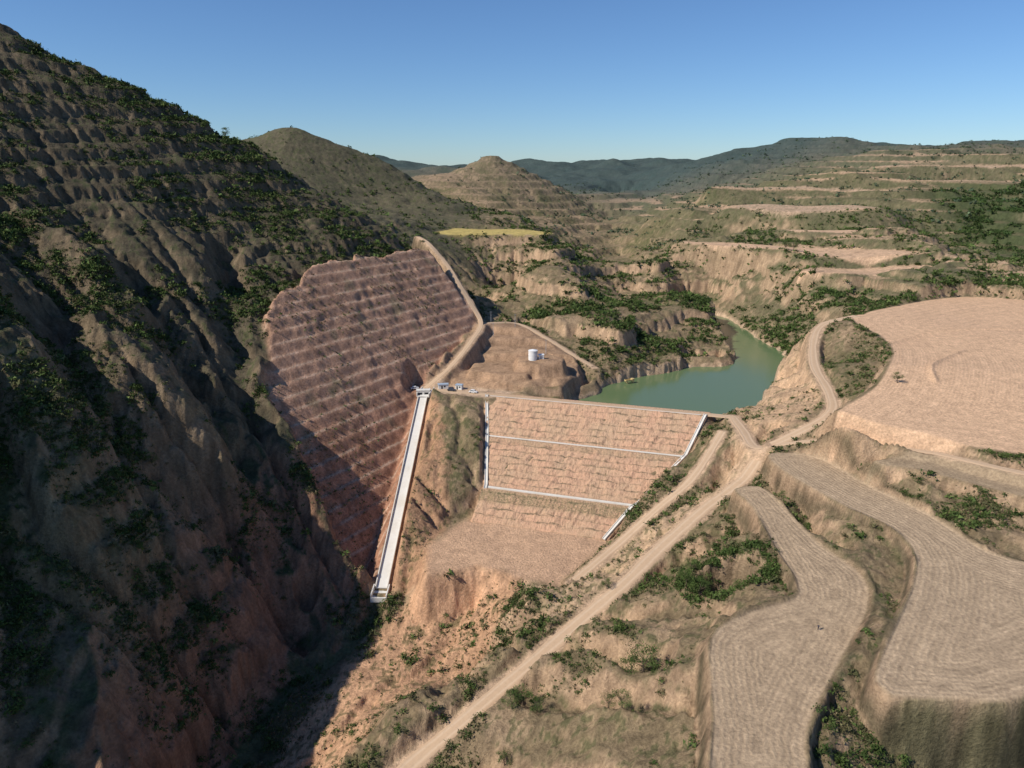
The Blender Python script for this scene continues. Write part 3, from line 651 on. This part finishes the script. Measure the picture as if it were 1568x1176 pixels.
# ------------------------------------------------------------------ tank, cars, poles, person
white=simple('white_paint',(.75,.75,.74),.35,0,.5,.04);glass=simple('dark_glass',(.02,.025,.03),.1,0,.6,.05);rub=simple('tyre_rubber',(.03,.03,.03),.9);steel=simple('grey_steel',(.4,.41,.42),.5,.3)
tk=bpy.data.objects.new('water_tank',None);tk.location=(12,392,hz(12,392));sc.collection.objects.link(tk)
bm=bmesh.new();bmesh.ops.create_cone(bm,cap_ends=True,segments=40,radius1=2.6,radius2=2.6,depth=5.6,matrix=Matrix.Translation((0,0,2.6)))
bmesh.ops.create_cone(bm,cap_ends=True,segments=40,radius1=2.75,radius2=.3,depth=.7,matrix=Matrix.Translation((0,0,5.76)))
for h_ in (1.2,3.,4.8): bmesh.ops.create_cone(bm,cap_ends=True,segments=40,radius1=2.66,radius2=2.66,depth=.15,matrix=Matrix.Translation((0,0,h_)))
bmobj('tank_shell',bm,[white],tk)
bm=bmesh.new();box(bm,(2.0,-1.95,2.9),(.06,.06,5.8));box(bm,(2.4,-1.6,2.9),(.06,.06,5.8))
for i in range(14): box(bm,(2.2,-1.78,.4+i*.4),(.5,.05,.05),.72)
bmobj('ladder',bm,[steel],tk)
bm=bmesh.new();box(bm,(4.8,1,1.3),(3,2.6,2.6));box(bm,(4.8,1,2.72),(3.4,3.,.18));box(bm,(4.6,-.32,.95),(.9,.06,1.9),0,1);box(bm,(5.7,-.32,1.5),(.6,.06,.7),0,1)
bmobj('pump_house',bm,[white,steel],tk)
def car(name,x,y,z0,rot,mat):
    e=bpy.data.objects.new(name,None);e.location=(x,y,z0);e.rotation_euler[2]=rot;sc.collection.objects.link(e)
    side=[(-2.25,.35),(-2.28,.8),(-2.1,1.0),(-1.75,1.05),(-1.35,1.6),(-.9,1.72),(.45,1.7),(.85,1.55),(1.25,1.08),(2.05,.92),(2.28,.7),(2.25,.35)]
    bm=bmesh.new()
    def ins(h): return .9 if h<1.06 else .9-.22*(h-1.05)/.65
    a=[bm.verts.new((px,-ins(h),h)) for px,h in side];b=[bm.verts.new((px,ins(h),h)) for px,h in side];n=len(side)
    bm.faces.new(a);bm.faces.new(b[::-1])
    for i in range(n): bm.faces.new([a[i],b[i],b[(i+1)%n],a[(i+1)%n]])
    bmesh.ops.recalc_face_normals(bm,faces=bm.faces);bmobj('body',bm,[mat],e)
    bm=bmesh.new()
    for sgn in (-1,1):
        for pts in ([(-1.5,1.1),(-1.22,1.55),(-.3,1.6),(-.3,1.1)],[(-.22,1.1),(-.22,1.6),(.45,1.57),(.95,1.12)]):
            vs=[bm.verts.new((px,sgn*(ins(h)+.012),h)) for px,h in pts];bm.faces.new(vs)
    for pts in ([(.9,1.54),(1.24,1.12)],[(-1.38,1.6),(-1.74,1.1)]):
        off=.02 if pts[0][0]>0 else -.02
        vs=[bm.verts.new((px+off,s_*(ins(h)-.08),h+.01)) for (px,h),s_ in ((pts[0],-1),(pts[0],1),(pts[1],1),(pts[1],-1))];bm.faces.new(vs)
    bmobj('windows',bm,[glass],e)
    bm=bmesh.new()
    for px in (-1.4,1.4):
        for py in (-.82,.82): bmesh.ops.create_cone(bm,cap_ends=True,segments=20,radius1=.36,radius2=.36,depth=.26,matrix=Matrix.Translation((px,py,.36))@Matrix.Rotation(math.pi/2,4,'X'))
    bmobj('wheels',bm,[rub],e)
car('parked_car',-53.5,371,max(hz(-53.5,371),.0)+.05,.3,white)
car('parked_car',-21,364.2,.1,-.3,white)
car('parked_car',-33,367.6,.1,-.25,simple('dark_paint',(.05,.06,.08),.3,0,.5))
tk2=bpy.data.objects.new('site_truck',None);tk2.location=(71,409,max(hz(71,409),-7.6)+.05);tk2.rotation_euler[2]=.4;sc.collection.objects.link(tk2)
bm=bmesh.new();box(bm,(2.2,0,1.5),(1.7,2.1,1.9),0,0,.12);box(bm,(-.9,0,1.35),(4.2,2.2,.15));box(bm,(-.9,1.08,1.7),(4.2,.08,.7));box(bm,(-.9,-1.08,1.7),(4.2,.08,.7));box(bm,(-3,0,1.7),(.08,2.2,.7));box(bm,(3.06,0,1.85),(.04,1.7,.7),0,1)
for px in (-2,2.1):
    for py in (-.9,.9): bmesh.ops.create_cone(bm,cap_ends=True,segments=18,radius1=.5,radius2=.5,depth=.35,matrix=Matrix.Translation((px,py,.5))@Matrix.Rotation(math.pi/2,4,'X'))
bmobj('truck_body',bm,[simple('yellow_paint',(.55,.42,.2),.4),glass],tk2)
for x,y in ((-12,440),(2,452),(-14,462),(20,404)):
    bm=bmesh.new();bmesh.ops.create_cone(bm,cap_ends=True,segments=10,radius1=.17,radius2=.1,depth=9,matrix=Matrix.Translation((0,0,4.3)));box(bm,(0,0,8.2),(1.8,.12,.12))
    for q in (-.8,0,.8): bmesh.ops.create_cone(bm,cap_ends=True,segments=8,radius1=.06,radius2=.04,depth=.3,matrix=Matrix.Translation((q,0,8.4)))
    bmobj('utility_pole',bm,[steel],None,(x,y,hz(x,y)),.5)
def person(x,y,rot):
    J=dict(pel=(0,0,.95),sp=(.02,0,1.15),ch=(.1,0,1.36),nk=(.15,0,1.5),hd=(.2,0,1.6),ht=(.22,0,1.72),
      lh=(0,.1,.9),lk=(.14,.12,.5),la=(-.02,.13,.1),lt=(.16,.14,.04),rh=(0,-.1,.9),rk=(-.02,-.12,.48),ra=(-.3,-.12,.14),rt=(-.16,-.13,.05),
      ls=(.1,.19,1.4),le=(.0,.27,1.12),lw=(.2,.28,.9),rs=(.1,-.19,1.4),re=(.2,-.28,1.14),rw=(.36,-.24,.95))
    E=[('pel','sp'),('sp','ch'),('ch','nk'),('nk','hd'),('hd','ht'),('pel','lh'),('lh','lk'),('lk','la'),('la','lt'),('pel','rh'),('rh','rk'),('rk','ra'),('ra','rt'),('ch','ls'),('ls','le'),('le','lw'),('ch','rs'),('rs','re'),('re','rw')]
    Rr=dict(pel=.15,sp=.14,ch=.15,nk=.06,hd=.1,ht=.09,lh=.09,lk=.06,la=.045,lt=.04,rh=.09,rk=.06,ra=.045,rt=.04,ls=.065,le=.045,lw=.03,rs=.065,re=.045,rw=.03)
    for sd,w_ in (('l','lw'),('r','rw')):
        wx,wy,wz=J[w_];J[sd+'p']=(wx+.05,wy,wz-.07);Rr[sd+'p']=.03;E.append((w_,sd+'p'))
        for i in range(5):
            nm=sd+'f%d'%i;ln=[.05,.08,.09,.08,.06][i];J[nm]=(wx+.05+.02+(.04 if i==0 else 0),wy+(i-2)*.019,wz-.07-ln);Rr[nm]=.009;E.append((sd+'p',nm))
    ks=list(J);me=bpy.data.meshes.new('body');me.from_pydata([J[k_] for k_ in ks],[(ks.index(a),ks.index(b)) for a,b in E],[])
    o=bpy.data.objects.new('body',me);sc.collection.objects.link(o)
    md_=o.modifiers.new('s','SKIN')
    for i,k_ in enumerate(ks): me.skin_vertices[0].data[i].radius=(Rr[k_],Rr[k_])
    me.skin_vertices[0].data[0].use_root=True
    o.modifiers.new('u','SUBSURF').render_levels=1
    m=NT('clothes_and_skin');sx=m.n('ShaderNodeSeparateXYZ');m.l(m.pos(),sx.inputs[0]);zz=sx.outputs[2]
    c_=m.mix(m.math('GREATER_THAN',zz,.95),(.03,.03,.04),(.05,.05,.07));c_=m.mix(m.math('GREATER_THAN',zz,1.5),c_,(.35,.2,.14));c_=m.mix(m.math('GREATER_THAN',zz,1.68),c_,(.02,.018,.015));m.l(c_,m.b.inputs['Base Color']);me.materials.append(m.m)
    e=bpy.data.objects.new('person_farmer',None);e.location=(x,y,hz(x,y));e.rotation_euler[2]=rot;sc.collection.objects.link(e);o.parent=e
    bm=bmesh.new();bmesh.ops.create_cone(bm,cap_ends=True,segments=24,radius1=.2,radius2=.08,depth=.12,matrix=Matrix.Translation((.22,0,1.76)));bmobj('sun_hat',bm,[simple('straw',(.3,.25,.15),.9)],e)
    bm=bmesh.new();bmesh.ops.create_cone(bm,cap_ends=True,segments=8,radius1=.02,radius2=.015,depth=1.3,matrix=Matrix.Translation((.45,-.25,.55))@Matrix.Rotation(.35,4,'Y'));box(bm,(.68,-.25,-.02),(.2,.22,.03));bmobj('hoe',bm,[steel],e)
person(81,160,.6)
# ------------------------------------------------------------------ light, sky, camera
el=math.radians(43);D=Vector((-.90,-.43,0)).normalized()*math.cos(el);D.z=math.sin(el)
L=bpy.data.lights.new('sun','SUN');L.energy=5.0;L.angle=math.radians(.5);L.color=(1,.94,.84)
lo=bpy.data.objects.new('sun',L);lo.rotation_euler=D.to_track_quat('Z','Y').to_euler();sc.collection.objects.link(lo)
W=bpy.data.worlds.new('World');sc.world=W;W.use_nodes=True;nt=W.node_tree;bg=nt.nodes['Background']
sk=nt.nodes.new('ShaderNodeTexSky');sk.sky_type='NISHITA';sk.sun_disc=False;sk.sun_elevation=el;sk.sun_rotation=math.atan2(D.x,D.y);sk.altitude=600;sk.dust_density=.2;sk.air_density=1.0;sk.ozone_density=5
tn=nt.nodes.new('ShaderNodeMix');tn.data_type='RGBA';tn.blend_type='MULTIPLY';tn.inputs[0].default_value=1;tn.inputs[7].default_value=(.80,.97,1.16,1)
nt.links.new(sk.outputs[0],tn.inputs[6]);nt.links.new(tn.outputs[2],bg.inputs[0]);bg.inputs[1].default_value=.095
cam=bpy.data.cameras.new('camera');co=bpy.data.objects.new('camera',cam);sc.collection.objects.link(co);sc.camera=co
cam.sensor_width=36;cam.lens=24.8;cam.clip_start=1;cam.clip_end=12000;co.location=(0,0,115);co.rotation_euler=(math.radians(90-16.8),0,0)
sc.view_settings.view_transform='Standard';sc.view_settings.look='None';sc.view_settings.exposure=0
print('verts',len(vx))
